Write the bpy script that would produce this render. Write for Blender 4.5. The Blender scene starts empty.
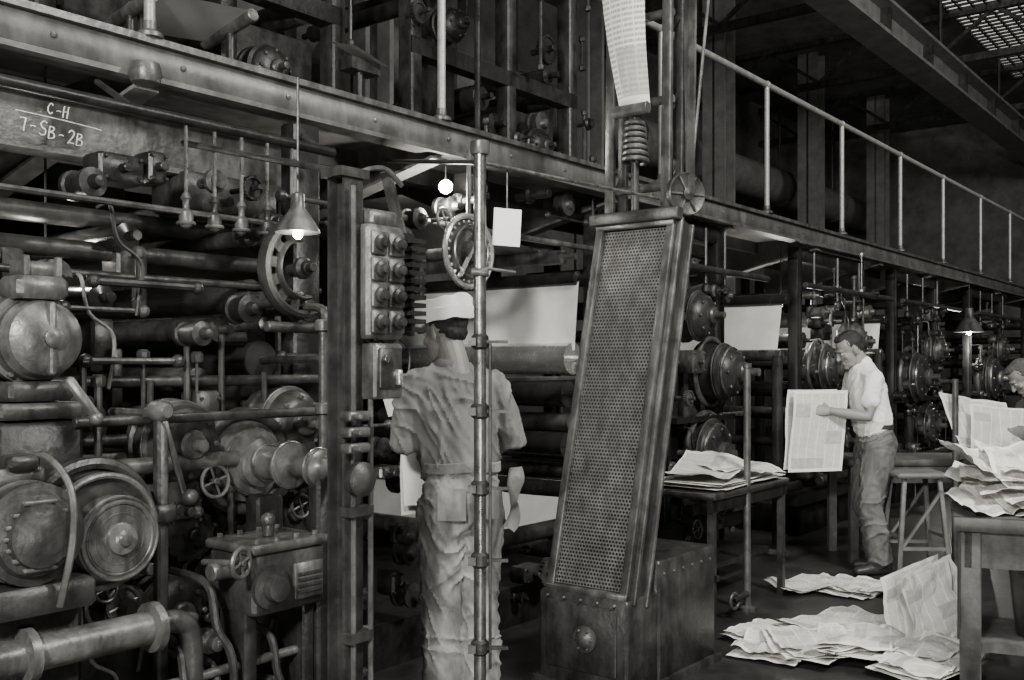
import bpy, math, random
from mathutils import Vector, Matrix, noise
V=Vector
ANG=math.atan2(.785,.619)
random.seed(7)
# ------------------------------------------------------------ materials
MATS={}
def M(name,v,rough=.5,metal=0.,ns=9,na=.3,bump=.15,tint=(1,.985,.945),grime=0.):
    if name in MATS: return MATS[name]
    m=bpy.data.materials.new(name); m.use_nodes=True
    nt=m.node_tree; N=nt.nodes; L=nt.links; b=N['Principled BSDF']
    tc=N.new('ShaderNodeTexCoord'); n=N.new('ShaderNodeTexNoise')
    n.inputs['Scale'].default_value=ns; n.inputs['Detail'].default_value=8; n.inputs['Roughness'].default_value=.7
    L.new(tc.outputs['Object'],n.inputs['Vector'])
    r=N.new('ShaderNodeValToRGB'); e=r.color_ramp.elements
    e[0].position=.34; e[1].position=.66
    lo=v*(1-na); hi=min(.95,v*(1+na))
    e[0].color=(lo*tint[0],lo*tint[1],lo*tint[2],1); e[1].color=(hi*tint[0],hi*tint[1],hi*tint[2],1)
    L.new(n.outputs['Fac'],r.inputs['Fac']); out=r.outputs['Color']
    if grime>0:
        mp=N.new('ShaderNodeMapping'); mp.inputs['Scale'].default_value=(1,1,.35); L.new(tc.outputs['Object'],mp.inputs['Vector'])
        g=N.new('ShaderNodeTexNoise'); g.inputs['Scale'].default_value=ns*2.2; g.inputs['Detail'].default_value=5; g.inputs['Roughness'].default_value=.6; L.new(mp.outputs['Vector'],g.inputs['Vector'])
        gr=N.new('ShaderNodeMapRange'); gr.inputs['From Min'].default_value=.38; gr.inputs['From Max'].default_value=.6; gr.inputs['To Min'].default_value=1-grime; gr.inputs['To Max'].default_value=1.0; L.new(g.outputs['Fac'],gr.inputs['Value'])
        mx=N.new('ShaderNodeVectorMath'); mx.operation='SCALE'; L.new(out,mx.inputs[0]); L.new(gr.outputs['Result'],mx.inputs['Scale']); out=mx.outputs['Vector']
    L.new(out,b.inputs['Base Color'])
    mr=N.new('ShaderNodeMapRange'); mr.inputs['To Min'].default_value=max(.05,rough-.2); mr.inputs['To Max'].default_value=min(1,rough+.2)
    L.new(n.outputs['Fac'],mr.inputs['Value']); L.new(mr.outputs['Result'],b.inputs['Roughness'])
    b.inputs['Metallic'].default_value=metal
    if bump>0:
        n2=N.new('ShaderNodeTexNoise'); n2.inputs['Scale'].default_value=ns*6; n2.inputs['Detail'].default_value=4
        L.new(tc.outputs['Object'],n2.inputs['Vector'])
        bp=N.new('ShaderNodeBump'); bp.inputs['Strength'].default_value=bump; bp.inputs['Distance'].default_value=.01
        L.new(n2.outputs['Fac'],bp.inputs['Height']); L.new(bp.outputs['Normal'],b.inputs['Normal'])
    MATS[name]=m; return m
def EM(name,s,c=(1,.97,.9)):
    m=bpy.data.materials.new(name); m.use_nodes=True
    b=m.node_tree.nodes['Principled BSDF']; b.inputs['Base Color'].default_value=(.8,.8,.78,1)
    b.inputs['Emission Color'].default_value=(*c,1); b.inputs['Emission Strength'].default_value=s
    return m
iron=M('cast_iron_dark',.02,.42,.3,7,.5,.25,grime=.4)
iron2=M('painted_iron_grey',.048,.4,.3,7,.45,.25,grime=.5)
iron3=M('painted_iron_light',.12,.38,.35,7,.4,.2,grime=.55)
steel=M('worn_steel',.34,.3,.85,12,.3,.08,grime=.5)
bright=M('polished_steel',.78,.22,.85,14,.2,.03)
black=M('black_rubber',.01,.5,0,10,.3)
rollr=M('ink_roller',.025,.22,.2,6,.4,.02)
under=M('deck_underside',.17,.6,.1,4,.3,grime=.4)
fascia=M('deck_fascia',.12,.45,.25,5,.3,grime=.4)
railp=M('rail_paint',.3,.4,.3,20,.2)
cloth=M('work_shirt_cloth',.19,.9,0,4,.25,.35,grime=.25)
denim=M('stained_trouser_cloth',.3,.9,0,3.2,.35,.35,grime=.6)
denim2=M('trouser_cloth_grey',.15,.9,0,5,.35,.35,grime=.4)
white=M('white_cotton',.88,.9,0,8,.05,.2)
skin=M('skin',.26,.5,0,14,.12,.08,(1,.96,.9))
hair=M('dark_hair',.02,.55,0,60,.4,.5)
leather=M('shoe_leather',.035,.45,0,12,.3)
eyew=M('eye_white',.5,.3,0,5,.05,0)
paperm=M('blank_paper',.78,.85,0,5,.08,.1)
wood=M('bench_wood',.1,.7,0,5,.45,.3,grime=.4)
cable=M('cable_braid',.16,.6,.3,40,.3,.2)
wallm=M('hall_wall_brick',.13,.85,0,2,.4,.3)
ceilm=M('hall_ceiling',.13,.9,0,2,.4,.2)
girder=M('girder_paint',.16,.6,.1,4,.3,.1)
chalk=M('chalk',.75,.95,0,60,.3,.2)
glow=EM('lit_bulb',90)
sky_em=EM('skylight_glass',1.1)
floorm=M('oily_floor',.035,.4,0,1.6,.5,.25,grime=.5)
def newsprint():
    m=bpy.data.materials.new('newsprint'); m.use_nodes=True
    nt=m.node_tree; N=nt.nodes; L=nt.links; b=N['Principled BSDF']; b.inputs['Roughness'].default_value=.9
    uv=N.new('ShaderNodeTexCoord'); sp=N.new('ShaderNodeSeparateXYZ'); L.new(uv.outputs['UV'],sp.inputs[0])
    def mt(op,a,bb=None):
        n=N.new('ShaderNodeMath'); n.operation=op
        for i,x in enumerate((a,bb)):
            if x is None: continue
            if isinstance(x,(int,float)): n.inputs[i].default_value=x
            else: L.new(x,n.inputs[i])
        return n.outputs[0]
    u,v=sp.outputs[0],sp.outputs[1]
    col=mt('GREATER_THAN',mt('FRACT',mt('MULTIPLY',u,6)),.1)
    line=mt('GREATER_THAN',mt('FRACT',mt('MULTIPLY',v,70)),.45)
    nz=N.new('ShaderNodeTexNoise'); cb=N.new('ShaderNodeCombineXYZ')
    L.new(mt('MULTIPLY',u,90),cb.inputs[0]); L.new(mt('FLOOR',mt('MULTIPLY',v,70)),cb.inputs[1]); L.new(cb.outputs[0],nz.inputs['Vector']); nz.inputs['Scale'].default_value=1
    word=mt('GREATER_THAN',nz.outputs['Fac'],.45)
    wn=N.new('ShaderNodeTexWhiteNoise'); wn.noise_dimensions='2D'; cb2=N.new('ShaderNodeCombineXYZ')
    L.new(mt('FLOOR',mt('MULTIPLY',u,3)),cb2.inputs[0]); L.new(mt('FLOOR',mt('MULTIPLY',v,6)),cb2.inputs[1]); L.new(cb2.outputs[0],wn.inputs['Vector'])
    pic=mt('GREATER_THAN',wn.outputs['Value'],.84)
    n3=N.new('ShaderNodeTexNoise'); n3.inputs['Scale'].default_value=14; L.new(uv.outputs['UV'],n3.inputs['Vector'])
    ink=mt('MULTIPLY',mt('MULTIPLY',col,line),word)
    ink=mt('MULTIPLY',ink,.6)
    pick=mt('MULTIPLY',pic,mt('MULTIPLY',n3.outputs['Fac'],.8))
    tot=mt('MAXIMUM',ink,pick)
    mu=mt('MULTIPLY',mt('GREATER_THAN',u,.05),mt('LESS_THAN',u,.95)); mv=mt('MULTIPLY',mt('GREATER_THAN',v,.04),mt('LESS_THAN',v,.96))
    tot=mt('MULTIPLY',tot,mt('MULTIPLY',mu,mv))
    mx=N.new('ShaderNodeMix'); mx.data_type='RGBA'; mx.inputs[6].default_value=(.78,.765,.72,1); mx.inputs[7].default_value=(.08,.08,.075,1)
    L.new(tot,mx.inputs[0]); L.new(mx.outputs[2],b.inputs['Base Color'])
    return m
news=newsprint()
# ------------------------------------------------------------ builder
def frame(d,ref=None):
    d=V(d).normalized(); r=V(ref) if ref is not None else (V((0,0,1)) if abs(d.z)<.9 else V((0,1,0)))
    a=r.cross(d)
    if a.length<1e-4: a=V((1,0,0)).cross(d)
    a.normalize(); return a,d.cross(a),d
class B:
    def __init__(s,name,press=True,loc=(0,0,0),yaw=None):
        s.name=name; s.v=[]; s.f=[]; s.m=[]; s.uv={}; s.mats=[]
        s.mw=Matrix.Translation(loc)@Matrix.Rotation(ANG if (press and yaw is None) else (yaw or 0),4,'Z')
    def mi(s,mat):
        if mat not in s.mats: s.mats.append(mat)
        return s.mats.index(mat)
    def add(s,v,f,mat,uv=None):
        o=len(s.v); s.v+= [V(p) for p in v]; k=s.mi(mat)
        for q in f: s.f.append([o+i for i in q]); s.m.append(k)
        if uv:
            for i,w in enumerate(uv): s.uv[o+i]=w
    def rings(s,R,mat,cap=True):
        n=len(R[0]); v=[p for r in R for p in r]; f=[]
        for i in range(len(R)-1):
            for j in range(n):
                a=i*n+j; b=i*n+(j+1)%n
                f.append((a,b,b+n,a+n))
        if cap: f.append(list(range(n))[::-1]); f.append([(len(R)-1)*n+j for j in range(n)])
        s.add(v,f,mat)
    def lathe(s,c,ax,prof,mat,seg=20):
        a,b,d=frame(ax); c=V(c)
        R=[[c+d*h+(a*math.cos(t)+b*math.sin(t))*max(r,.0005) for t in [2*math.pi*j/seg for j in range(seg)]] for r,h in prof]
        s.rings(R,mat)
    def cyl(s,p,q,r,mat,seg=12,r2=None):
        p=V(p);q=V(q);L=(q-p).length
        if L<1e-5: return
        r2=r if r2 is None else r2; c=min(r*.15,L*.2)
        s.lathe(p,q-p,[(r-c,0),(r,c),(r2,L-c),(r2-c,L)],mat,seg)
    def box(s,c,sz,mat,rot=None,bev=0.):
        c=V(c); hx,hy,hz=sz[0]/2,sz[1]/2,sz[2]/2; R=rot or Matrix.Identity(3)
        if bev<=0:
            v=[c+R@V((x*hx,y*hy,z*hz)) for x in(-1,1) for y in(-1,1) for z in(-1,1)]
            f=[(0,1,3,2),(4,6,7,5),(0,4,5,1),(2,3,7,6),(0,2,6,4),(1,5,7,3)]
            s.add(v,f,mat); return
        def ring(z,i):
            x,y=hx-i,hy-i; q=bev
            return [c+R@V(p) for p in((x,-y+q,z),(x,y-q,z),(x-q,y,z),(-x+q,y,z),(-x,y-q,z),(-x,-y+q,z),(-x+q,-y,z),(x-q,-y,z))]
        s.rings([ring(-hz,bev*.7),ring(-hz+bev,0),ring(hz-bev,0),ring(hz,bev*.7)],mat)
    def bx(s,x0,x1,y0,y1,z0,z1,mat,bev=0.):
        s.box(((x0+x1)/2,(y0+y1)/2,(z0+z1)/2),(x1-x0,y1-y0,z1-z0),mat,None,bev)
    def beam(s,p,q,w,h,mat,bev=0.,ref=None):
        p=V(p);q=V(q); a,b,d=frame(q-p,ref)
        R=Matrix((a,b,d)).transposed(); s.box((p+q)/2,(w,h,(q-p).length),mat,R,bev)
    def ell(s,c,r,mat,rot=None,seg=16,n=10):
        R=[];c=V(c);rot=rot or Matrix.Identity(3)
        if isinstance(r,(int,float)): r=(r,r,r)
        for i in range(n+1):
            t=math.pi*i/n; st=max(math.sin(t),.01)
            R.append([c+rot@V((r[0]*st*math.cos(2*math.pi*j/seg),r[1]*st*math.sin(2*math.pi*j/seg),-r[2]*math.cos(t))) for j in range(seg)])
        s.rings(R,mat)
    def chain(s,pts,rad,mat,seg=10,ref=None,round_=True):
        P=[V(p) for p in pts]; rad=[r if isinstance(r,(tuple,list)) else (r,r) for r in rad]
        R=[]; n=len(P); pa=None
        for i in range(n):
            d=(P[min(i+1,n-1)]-P[max(i-1,0)])
            if d.length<1e-6: d=V((0,0,1))
            d.normalize()
            if ref is not None: a,b,_=frame(d,ref)
            elif pa is None: a,b,_=frame(d)
            else:
                a=pa-d*pa.dot(d); a.normalize(); b=d.cross(a)
            pa=a
            def rg(c,k): return [c+(a*math.cos(2*math.pi*j/seg)*rad[i][0]+b*math.sin(2*math.pi*j/seg)*rad[i][1])*k for j in range(seg)]
            m=min(rad[i])
            if i==0 and round_:
                for t in(.15,.6,.88): R.append(rg(P[i]-d*m*math.sqrt(1-t*t)*.8,t))
            R.append(rg(P[i],1))
            if i==n-1 and round_:
                for t in(.88,.6,.15): R.append(rg(P[i]+d*m*math.sqrt(1-t*t)*.8,t))
        s.rings(R,mat)
    def tube(s,pts,r,mat,seg=8,sub=5):
        P=[V(p) for p in pts]; Q=[]
        E=[P[0]]+P+[P[-1]]
        for i in range(1,len(E)-2):
            a,b,c,d=E[i-1:i+3]
            for k in range(sub):
                t=k/sub
                Q.append(.5*((2*b)+(c-a)*t+(2*a-5*b+4*c-d)*t*t+(3*b-a-3*c+d)*t**3))
        Q.append(P[-1]); s.chain(Q,[r]*len(Q),mat,seg,None,False)
    def torus(s,c,ax,R,r,mat,seg=28,sg=8,a0=0,a1=2*math.pi,r2=None):
        a,b,d=frame(ax); c=V(c); full=abs(a1-a0-2*math.pi)<1e-3; r2=r2 or r; n=seg+(0 if full else 1)
        rr=[]
        for i in range(n):
            t=a0+(a1-a0)*i/seg; e=a*math.cos(t)+b*math.sin(t)
            rr.append([c+e*R+e*r*math.cos(2*math.pi*j/sg)+d*r2*math.sin(2*math.pi*j/sg) for j in range(sg)])
        if full: rr.append(rr[0]); s.rings(rr,mat,False)
        else: s.rings(rr,mat)
    def wheel(s,c,ax,R,mat,spokes=5,r=.012):
        s.torus(c,ax,R,r,mat); a,b,d=frame(ax); c=V(c)
        for i in range(spokes):
            t=2*math.pi*i/spokes+.3; s.cyl(c,c+(a*math.cos(t)+b*math.sin(t))*R,r*.7,mat,6)
        s.cyl(c-d*r*1.6,c+d*r*1.6,R*.2,mat,12)
    def gear(s,c,ax,R,w,teeth,mat,hub=None):
        a,b,d=frame(ax); c=V(c); n=teeth*4; h=R*.09
        def ring(k,off): return [c+d*off+(a*math.cos(2*math.pi*j/n)+b*math.sin(2*math.pi*j/n))*((R+(h if (j%4) in(1,2) else 0)) if k is None else k) for j in range(n)]
        s.rings([ring(R*.82,w*.3),ring(R*.86,0),ring(None,0),ring(None,w),ring(R*.86,w),ring(R*.82,w*.7),ring(R*.3,w*.7),ring(R*.26,w*1.2),ring(.01,w*1.2)],mat)
    def bell(s,c,r,mat,mat2=None,L=.16,ax=(0,-1,0),bolts=8):
        mat2=mat2 or steel; a,b,d=frame(ax); c=V(c)
        s.lathe(c,ax,[(r*1.08,0),(r*1.08,L*.15),(r*1.0,L*.2),(r*.97,L*.45),(r*1.02,L*.5),(r*1.02,L*.6),(r*.93,L*.64),(r*.85,L*.82),(r*.6,L*.95),(r*.55,L*.96),(r*.3,L*1.0),(.003,L*1.02)],mat,28)
        s.lathe(c+d*L*.95,ax,[(r*.36,0),(r*.36,L*.15),(r*.3,L*.2),(r*.14,L*.21),(r*.14,L*.5),(.002,L*.52)],mat2,20)
        s.torus(c+d*L*.55,ax,r*1.02,r*.03,mat2)
        for i in range(bolts):
            t=2*math.pi*i/bolts; p=c+(a*math.cos(t)+b*math.sin(t))*r*.72+d*L*.86; s.cyl(p,p+d*.018,r*.05+.003,mat2,6)
    def sheet(s,c,xd,yd,w,h,mat=None,nx=12,ny=12,amp=.01,bend=0.,seed=0,fold=0.,fr=3.,crisp=0.):
        xd=V(xd).normalized(); yd=V(yd).normalized(); n=xd.cross(yd).normalized(); c=V(c); v=[];uv=[];f=[]
        for j in range(ny+1):
            for i in range(nx+1):
                x=(i/nx-.5);y=(j/ny-.5)
                k=amp*noise.noise(V((x*w*fr+seed*3.1,y*h*fr,seed*1.7)))*2+bend*(x*x-.08)*4*w*.25+fold*abs(x)
                if crisp:
                    k+=crisp*(abs(noise.noise(V((x*w*5+seed,y*h*4,seed*.7))))+.5*abs(noise.noise(V((x*w*11+seed,y*h*11,seed*.3)))))
                v.append(c+xd*x*w+yd*y*h+n*k); uv.append((i/nx,j/ny))
        for j in range(ny):
            for i in range(nx):
                a=j*(nx+1)+i; f.append((a,a+1,a+nx+2,a+nx+1))
        s.add(v,f,mat or news,uv)
    def finish(s,parent=None,ang=38):
        me=bpy.data.meshes.new(s.name)
        lo=V((min(p.x for p in s.v),min(p.y for p in s.v),min(p.z for p in s.v))); hi=V((max(p.x for p in s.v),max(p.y for p in s.v),max(p.z for p in s.v)))
        o=V(((lo.x+hi.x)/2,(lo.y+hi.y)/2,lo.z))
        me.from_pydata([p-o for p in s.v],[],s.f)
        for m in s.mats: me.materials.append(m)
        me.polygons.foreach_set('material_index',s.m)
        me.polygons.foreach_set('use_smooth',[True]*len(s.f))
        if s.uv:
            ul=me.uv_layers.new(name='UVMap')
            for l in me.loops: ul.data[l.index].uv=s.uv.get(l.vertex_index,(0,0))
        me.update(); me.set_sharp_from_angle(angle=math.radians(ang))
        ob=bpy.data.objects.new(s.name,me); bpy.context.collection.objects.link(ob)
        ob.matrix_world=s.mw@Matrix.Translation(o)
        if parent: 
            bpy.context.view_layer.update(); ob.parent=parent; ob.matrix_parent_inverse=parent.matrix_world.inverted()
        return ob
def fuse(b,voxel,smooth=4):
    me=bpy.data.meshes.new('t'); me.from_pydata(b.v,[],b.f); ob=bpy.data.objects.new('t',me); bpy.context.collection.objects.link(ob)
    m=ob.modifiers.new('r','REMESH'); m.mode='VOXEL'; m.voxel_size=voxel; m.adaptivity=0
    if smooth: k=ob.modifiers.new('s','SMOOTH'); k.iterations=smooth; k.factor=.5
    dg=bpy.context.evaluated_depsgraph_get(); ev=ob.evaluated_get(dg); e=ev.to_mesh()
    vs=[v.co.copy() for v in e.vertices]; ns=[v.normal.copy() for v in e.vertices]; fs=[list(p.vertices) for p in e.polygons]
    ev.to_mesh_clear(); bpy.data.objects.remove(ob); bpy.data.meshes.remove(me)
    return vs,fs,ns
# ------------------------------------------------------------ room (press frame: x along press line, y into presses)
def room():
    b=B('floor'); b.bx(-5,27,-6,10,-.1,0,floorm); b.finish()
    b=B('ceiling'); b.bx(-5,27,-6,10,7.6,7.75,ceilm); b.finish()
    b=B('wall_back'); b.bx(-5,27,10,10.2,0,7.6,wallm); b.finish()
    b=B('wall_front'); b.bx(-5,27,-6.2,-6,0,7.6,wallm); b.finish()
    b=B('wall_left'); b.bx(-5.2,-5,-6,10,0,7.6,wallm); b.finish()
    b=B('wall_right'); b.bx(27,27.2,-6,10,0,7.6,wallm); b.finish()
    b=B('ceiling_girder'); b.bx(-5,27,4.35,4.8,5.95,6.0,girder); b.bx(-5,27,4.56,4.6,6,6.4,girder); b.bx(-5,27,4.35,4.8,6.4,6.45,girder)
    for i in range(16): b.bx(-4+i*2,-3.94+i*2,4.42,4.73,6,6.4,iron2)
    for i in range(8): b.cyl((-3+i*4,4.58,6.4),(-3+i*4,4.58,7.6),.03,iron2)
    b.finish()
    for i,s in enumerate((7,11,15,19,23)):
        b=B('building_column'); b.bx(s,s+.06,7.4,7.8,0,7.6,girder); b.bx(s+.34,s+.4,7.4,7.8,0,7.6,girder); b.bx(s,s+.4,7.58,7.62,0,7.6,iron2); b.finish()
    for i,s in enumerate((6,10,14,18,22)):
        b=B('roof_truss'); b.bx(s,s+.12,-6,10,6.6,6.72,iron2); b.bx(s,s+.12,-6,10,7.4,7.5,iron2)
        for k in range(16): b.beam((s+.06,-6+k,6.7 if k%2 else 7.45),(s+.06,-5+k,7.45 if k%2 else 6.7),.06,.06,iron2)
        b.finish()
    b=B('skylight_window')
    b.bx(15,23,3.5,4.7,7.54,7.58,sky_em)
    for i in range(41): b.bx(15+i*.2,15.04+i*.2,3.5,4.7,7.5,7.55,iron)
    for i in range(7): b.bx(15,23,3.5+i*.2,3.53+i*.2,7.49,7.55,iron)
    b.finish()
    b=B('air_duct'); b.cyl((4,8.6,5.2),(26,8.6,5.2),.35,girder,24)
    for i in range(8): b.torus((5+i*3,8.6,5.2),(1,0,0),.36,.02,iron3,24,6); b.cyl((5+i*3,8.6,5.5),(5+i*3,8.6,7.6),.02,iron2,6)
    b.finish()
room()
# ------------------------------------------------------------ catwalk
TE=3.32
def catwalk():
    b=B('overhead_catwalk')
    b.bx(-1,20,TE+.02,4.7,2.6,2.65,under)
    b.bx(-1,20,TE,TE+.03,2.53,2.67,fascia,.004); b.bx(-1,20,TE-.02,TE+.09,2.52,2.54,fascia)
    b.bx(-1,20,TE-.03,TE+.03,2.655,2.68,iron3)
    for s in [.4,2.06,3.65,5.3,6.9,8.6,10.3,12,13.7,15.4,17.1]:
        pts=[(TE+.02,2.6),(TE+.02,2.5),(TE+.5,2.4),(4.6,2.22),(4.6,2.6)]
        for o,w in((0,.02),):
            v=[V((s-w,y,z)) for y,z in pts]+[V((s+w,y,z)) for y,z in pts]; n=len(pts)
            f=[list(range(n))[::-1],list(range(n,2*n))]+[(i,(i+1)%n,(i+1)%n+n,i+n) for i in range(n)]
            b.add(v,f,fascia)
        b.beam((s,TE+.02,2.5),(s,TE+.5,2.4),.1,.015,under); b.beam((s,TE+.5,2.4),(s,4.6,2.22),.1,.015,under)
    for i in range(42):
        s=-.8+i*.5; b.lathe((s,TE,2.6),(0,-1,0),[(.012,0),(.011,.006),(.002,.01)],iron3,8)
    b.bx(-1,20,3.9,3.94,2.5,2.6,iron2); b.bx(-1,20,4.4,4.44,2.5,2.6,iron2)
    b.finish()
    b=B('catwalk_guardrail')
    b.cyl((-1,TE,3.7),(20,TE,3.7),.024,railp,10)
    for s in [.4,2.06,3.65,5.8,7.47,9.12,10.83,12.44,14.2,15.9,17.6]:
        b.cyl((s,TE,2.68),(s,TE,3.7),.021,railp,10); b.lathe((s,TE,2.68),(0,0,1),[(.05,0),(.05,.015),(.026,.03),(.026,.06)],iron3,12)
        b.ell((s,TE,3.7),.032,railp,None,10,6)
    b.finish()
catwalk()
# ------------------------------------------------------------ press units
def frameplate(b,s0,s1,t,z0,z1,mat,th=.1,cut=.12):
    b.bx(s0,s0+cut,t,t+th,z0,z1,mat,.01); b.bx(s1-cut,s1,t,t+th,z0,z1,mat,.01)
    b.bx(s0,s1,t,t+th,z1-.12,z1,mat,.01); b.bx(s0,s1,t,t+th,z0,z0+.3,mat,.01)
    b.bx(s0,s0+.02,t-.02,t,z0,z1,mat); b.bx(s1-.02,s1,t-.02,t,z0,z1,mat)
def clutter(b,s0,s1,t,z0,z1,n,rs,pal=None,big=1.):
    r=random.Random(rs); pal=pal or [iron,iron,iron2,iron2,iron2,iron3,steel]
    for i in range(n):
        s=r.uniform(s0,s1); z=r.uniform(z0,z1); m=r.choice(pal); k=r.random()
        if k<.05:
            R=r.uniform(.04,.08)*big; b.gear((s,t-r.uniform(.02,.1),z),(0,-1,0),R,.03,r.randint(14,24),m); b.cyl((s,t+.05,z),(s,t-.14,z),R*.25,m,8)
        elif k<.3:
            R=r.uniform(.025,.06)*big; L=r.uniform(.08,.2)
            b.lathe((s,t,z),(0,-1,0),[(R*1.2,0),(R*1.2,.02),(R,.025),(R,L*.6),(R*1.15,L*.62),(R*1.15,L*.75),(R*.6,L*.8),(R*.4,L),(.002,L+.005)],m,16)
        elif k<.4:
            b.cyl((s,t,z),(s,t-r.uniform(.1,.25),z),r.uniform(.01,.03),m,10); b.lathe((s,t-.08,z),(0,-1,0),[(.045,0),(.045,.02),(.03,.03),(.03,.05)],m,14)
        elif k<.55:
            h=r.uniform(.15,.5); y=t-r.uniform(.03,.15); b.cyl((s,y,z),(s,y,z+h),r.uniform(.006,.014),m,8)
            for q in(0,h): b.lathe((s,y,z+q-.02),(0,0,1),[(.02,0),(.024,.01),(.024,.03),(.015,.04)],m,8)
        elif k<.66:
            L=r.uniform(.15,.45); y=t-r.uniform(.03,.15); b.cyl((s,y,z),(s+L,y,z),r.uniform(.008,.02),m,8); b.ell((s,y,z),.025,m,None,8,6); b.ell((s+L,y,z),.025,m,None,8,6)
        elif k<.84:
            w_=r.uniform(.06,.18)*big; h_=r.uniform(.05,.15)*big
            b.box((s,t-.05,z),(w_,.12,h_),m,None,.01)
            for q in(-1,1):
                for p in(-1,1): b.cyl((s+q*w_*.38,t-.1,z+p*h_*.36),(s+q*w_*.38,t-.12,z+p*h_*.36),.007,m,6)
            b.cyl((s,t-.1,z),(s,t-.15,z),.018,m,8)
        elif k<.93:
            a=t-r.uniform(.05,.15); b.tube([(s,t,z),(s,a,z),(s+.03,a,z-.12),(s+.12,a,z-.2),(s+.1,a,z-.38)],.007,r.choice([black,cable,iron2]),6)
        else:
            b.wheel((s,t-.15,z),(0,-1,.1),r.uniform(.04,.07),r.choice([iron2,iron3]),4,.007); b.cyl((s,t,z),(s,t-.15,z),.01,m,8)
def rollers(b,s0,s1,t0,t1,zs,rs,mats=None):
    r=random.Random(rs)
    for z in zs:
        s=r.uniform(s0,s1); R=r.uniform(.035,.085); m=r.choice(mats or [rollr,rollr,iron2,iron2,iron3])
        b.lathe((s,t0,z),(0,1,0),[(.02,0),(.02,.08),(R,.09),(R,t1-t0-.09),(.02,t1-t0-.08),(.02,t1-t0)],m,20)
def unit(s0,w,seed,bells,n=30):
    b=B('printing_press_unit'); t=3.4
    frameplate(b,s0,s0+w,t,0,2.5,iron,.1,.09); frameplate(b,s0,s0+w,4.9,0,2.5,iron,.1,.09)
    b.bx(s0+.1,s0+w-.1,3.5,4.9,0,.25,iron)
    b.bx(s0+w*.35,s0+w*.62,t,t+.08,0,1.55,iron2,.02)
    rollers(b,s0+.15,s0+w-.15,t,4.95,[.5,.75,1.0,1.25,1.5,1.7,1.9,2.15],seed)
    for (ds,z,R,L,m,ring) in bells:
        b.bell((s0+ds,t,z),R,m,iron3,L)
        if ring: b.torus((s0+ds,t-.06,z),(0,-1,0),R*1.2,R*.1,iron3,32,8); b.torus((s0+ds,t-L*.75,z),(0,-1,0),R*.85,R*.06,steel,32,8)
    b.bx(s0-.02,s0+w+.02,t-.1,t+.1,1.08,1.12,iron)
    b.cyl((s0-.2,t-.14,2.15),(s0+w+.5,t-.14,2.15),.025,iron2); b.cyl((s0,t-.18,.5),(s0+w+1.0,t-.18,.5),.04,iron2)
    b.bx(s0-.3,s0+w+.3,t-.12,t,.3,.4,iron)
    for k in range(3):
        x=s0+.1+k*w*.35; b.cyl((x,t-.1,2.0),(x,t-.1,2.45),.01,iron3,8); b.lathe((x,t-.1,1.98),(0,0,1),[(.01,0),(.03,.02),(.03,.06),(.012,.08)],iron2,10)
    clutter(b,s0,s0+w,t,.25,2.2,n,seed,None,1.25)
    b.finish()
unit(6.0,.85,20,[(.25,1.82,.17,.22,iron2,False),(.55,1.43,.2,.3,iron2,True),(.48,.85,.24,.2,iron2,True)],30)
unit(8.3,1.6,21,[(.3,1.45,.2,.26,iron2,True),(1.1,1.7,.17,.2,iron3,False),(.6,.8,.2,.2,iron2,True),(1.25,1.2,.16,.2,iron2,False)],50)
unit(10.9,1.6,22,[(.3,1.35,.26,.26,iron2,True),(1.2,1.65,.15,.2,iron3,False),(.9,.8,.22,.2,iron2,False)],46)
unit(14.0,1.8,23,[(.5,1.3,.3,.26,iron2,True),(1.2,1.7,.2,.2,iron2,False)],34)
unit(17.5,1.8,24,[(.3,1.4,.22,.26,iron2,True)],24)
def webs():
    for s,t0,t1,z0,z1 in ((7.95,3.42,4.5,1.56,2.03),(10.4,3.4,4.6,1.6,1.95)):
        b=B('paper_web'); b.sheet((s,(t0+t1)/2,(z0+z1)/2),(0,1,0),(.25,0,1),t1-t0,z1-z0,paperm,8,4,.002)
        b.cyl((s-.06,t0-.05,z0),(s-.06,t1+.3,z0),.05,steel,18); b.cyl((s+.06,t0-.05,z1),(s+.06,t1+.3,z1),.05,rollr,18)
        b.bx(s-.12,s-.04,t0-.05,t0+.02,0,z0,iron2,.01); b.bx(s-.12,s-.04,t1+.2,t1+.28,0,2.5,iron,.01); b.finish()
webs()
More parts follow.
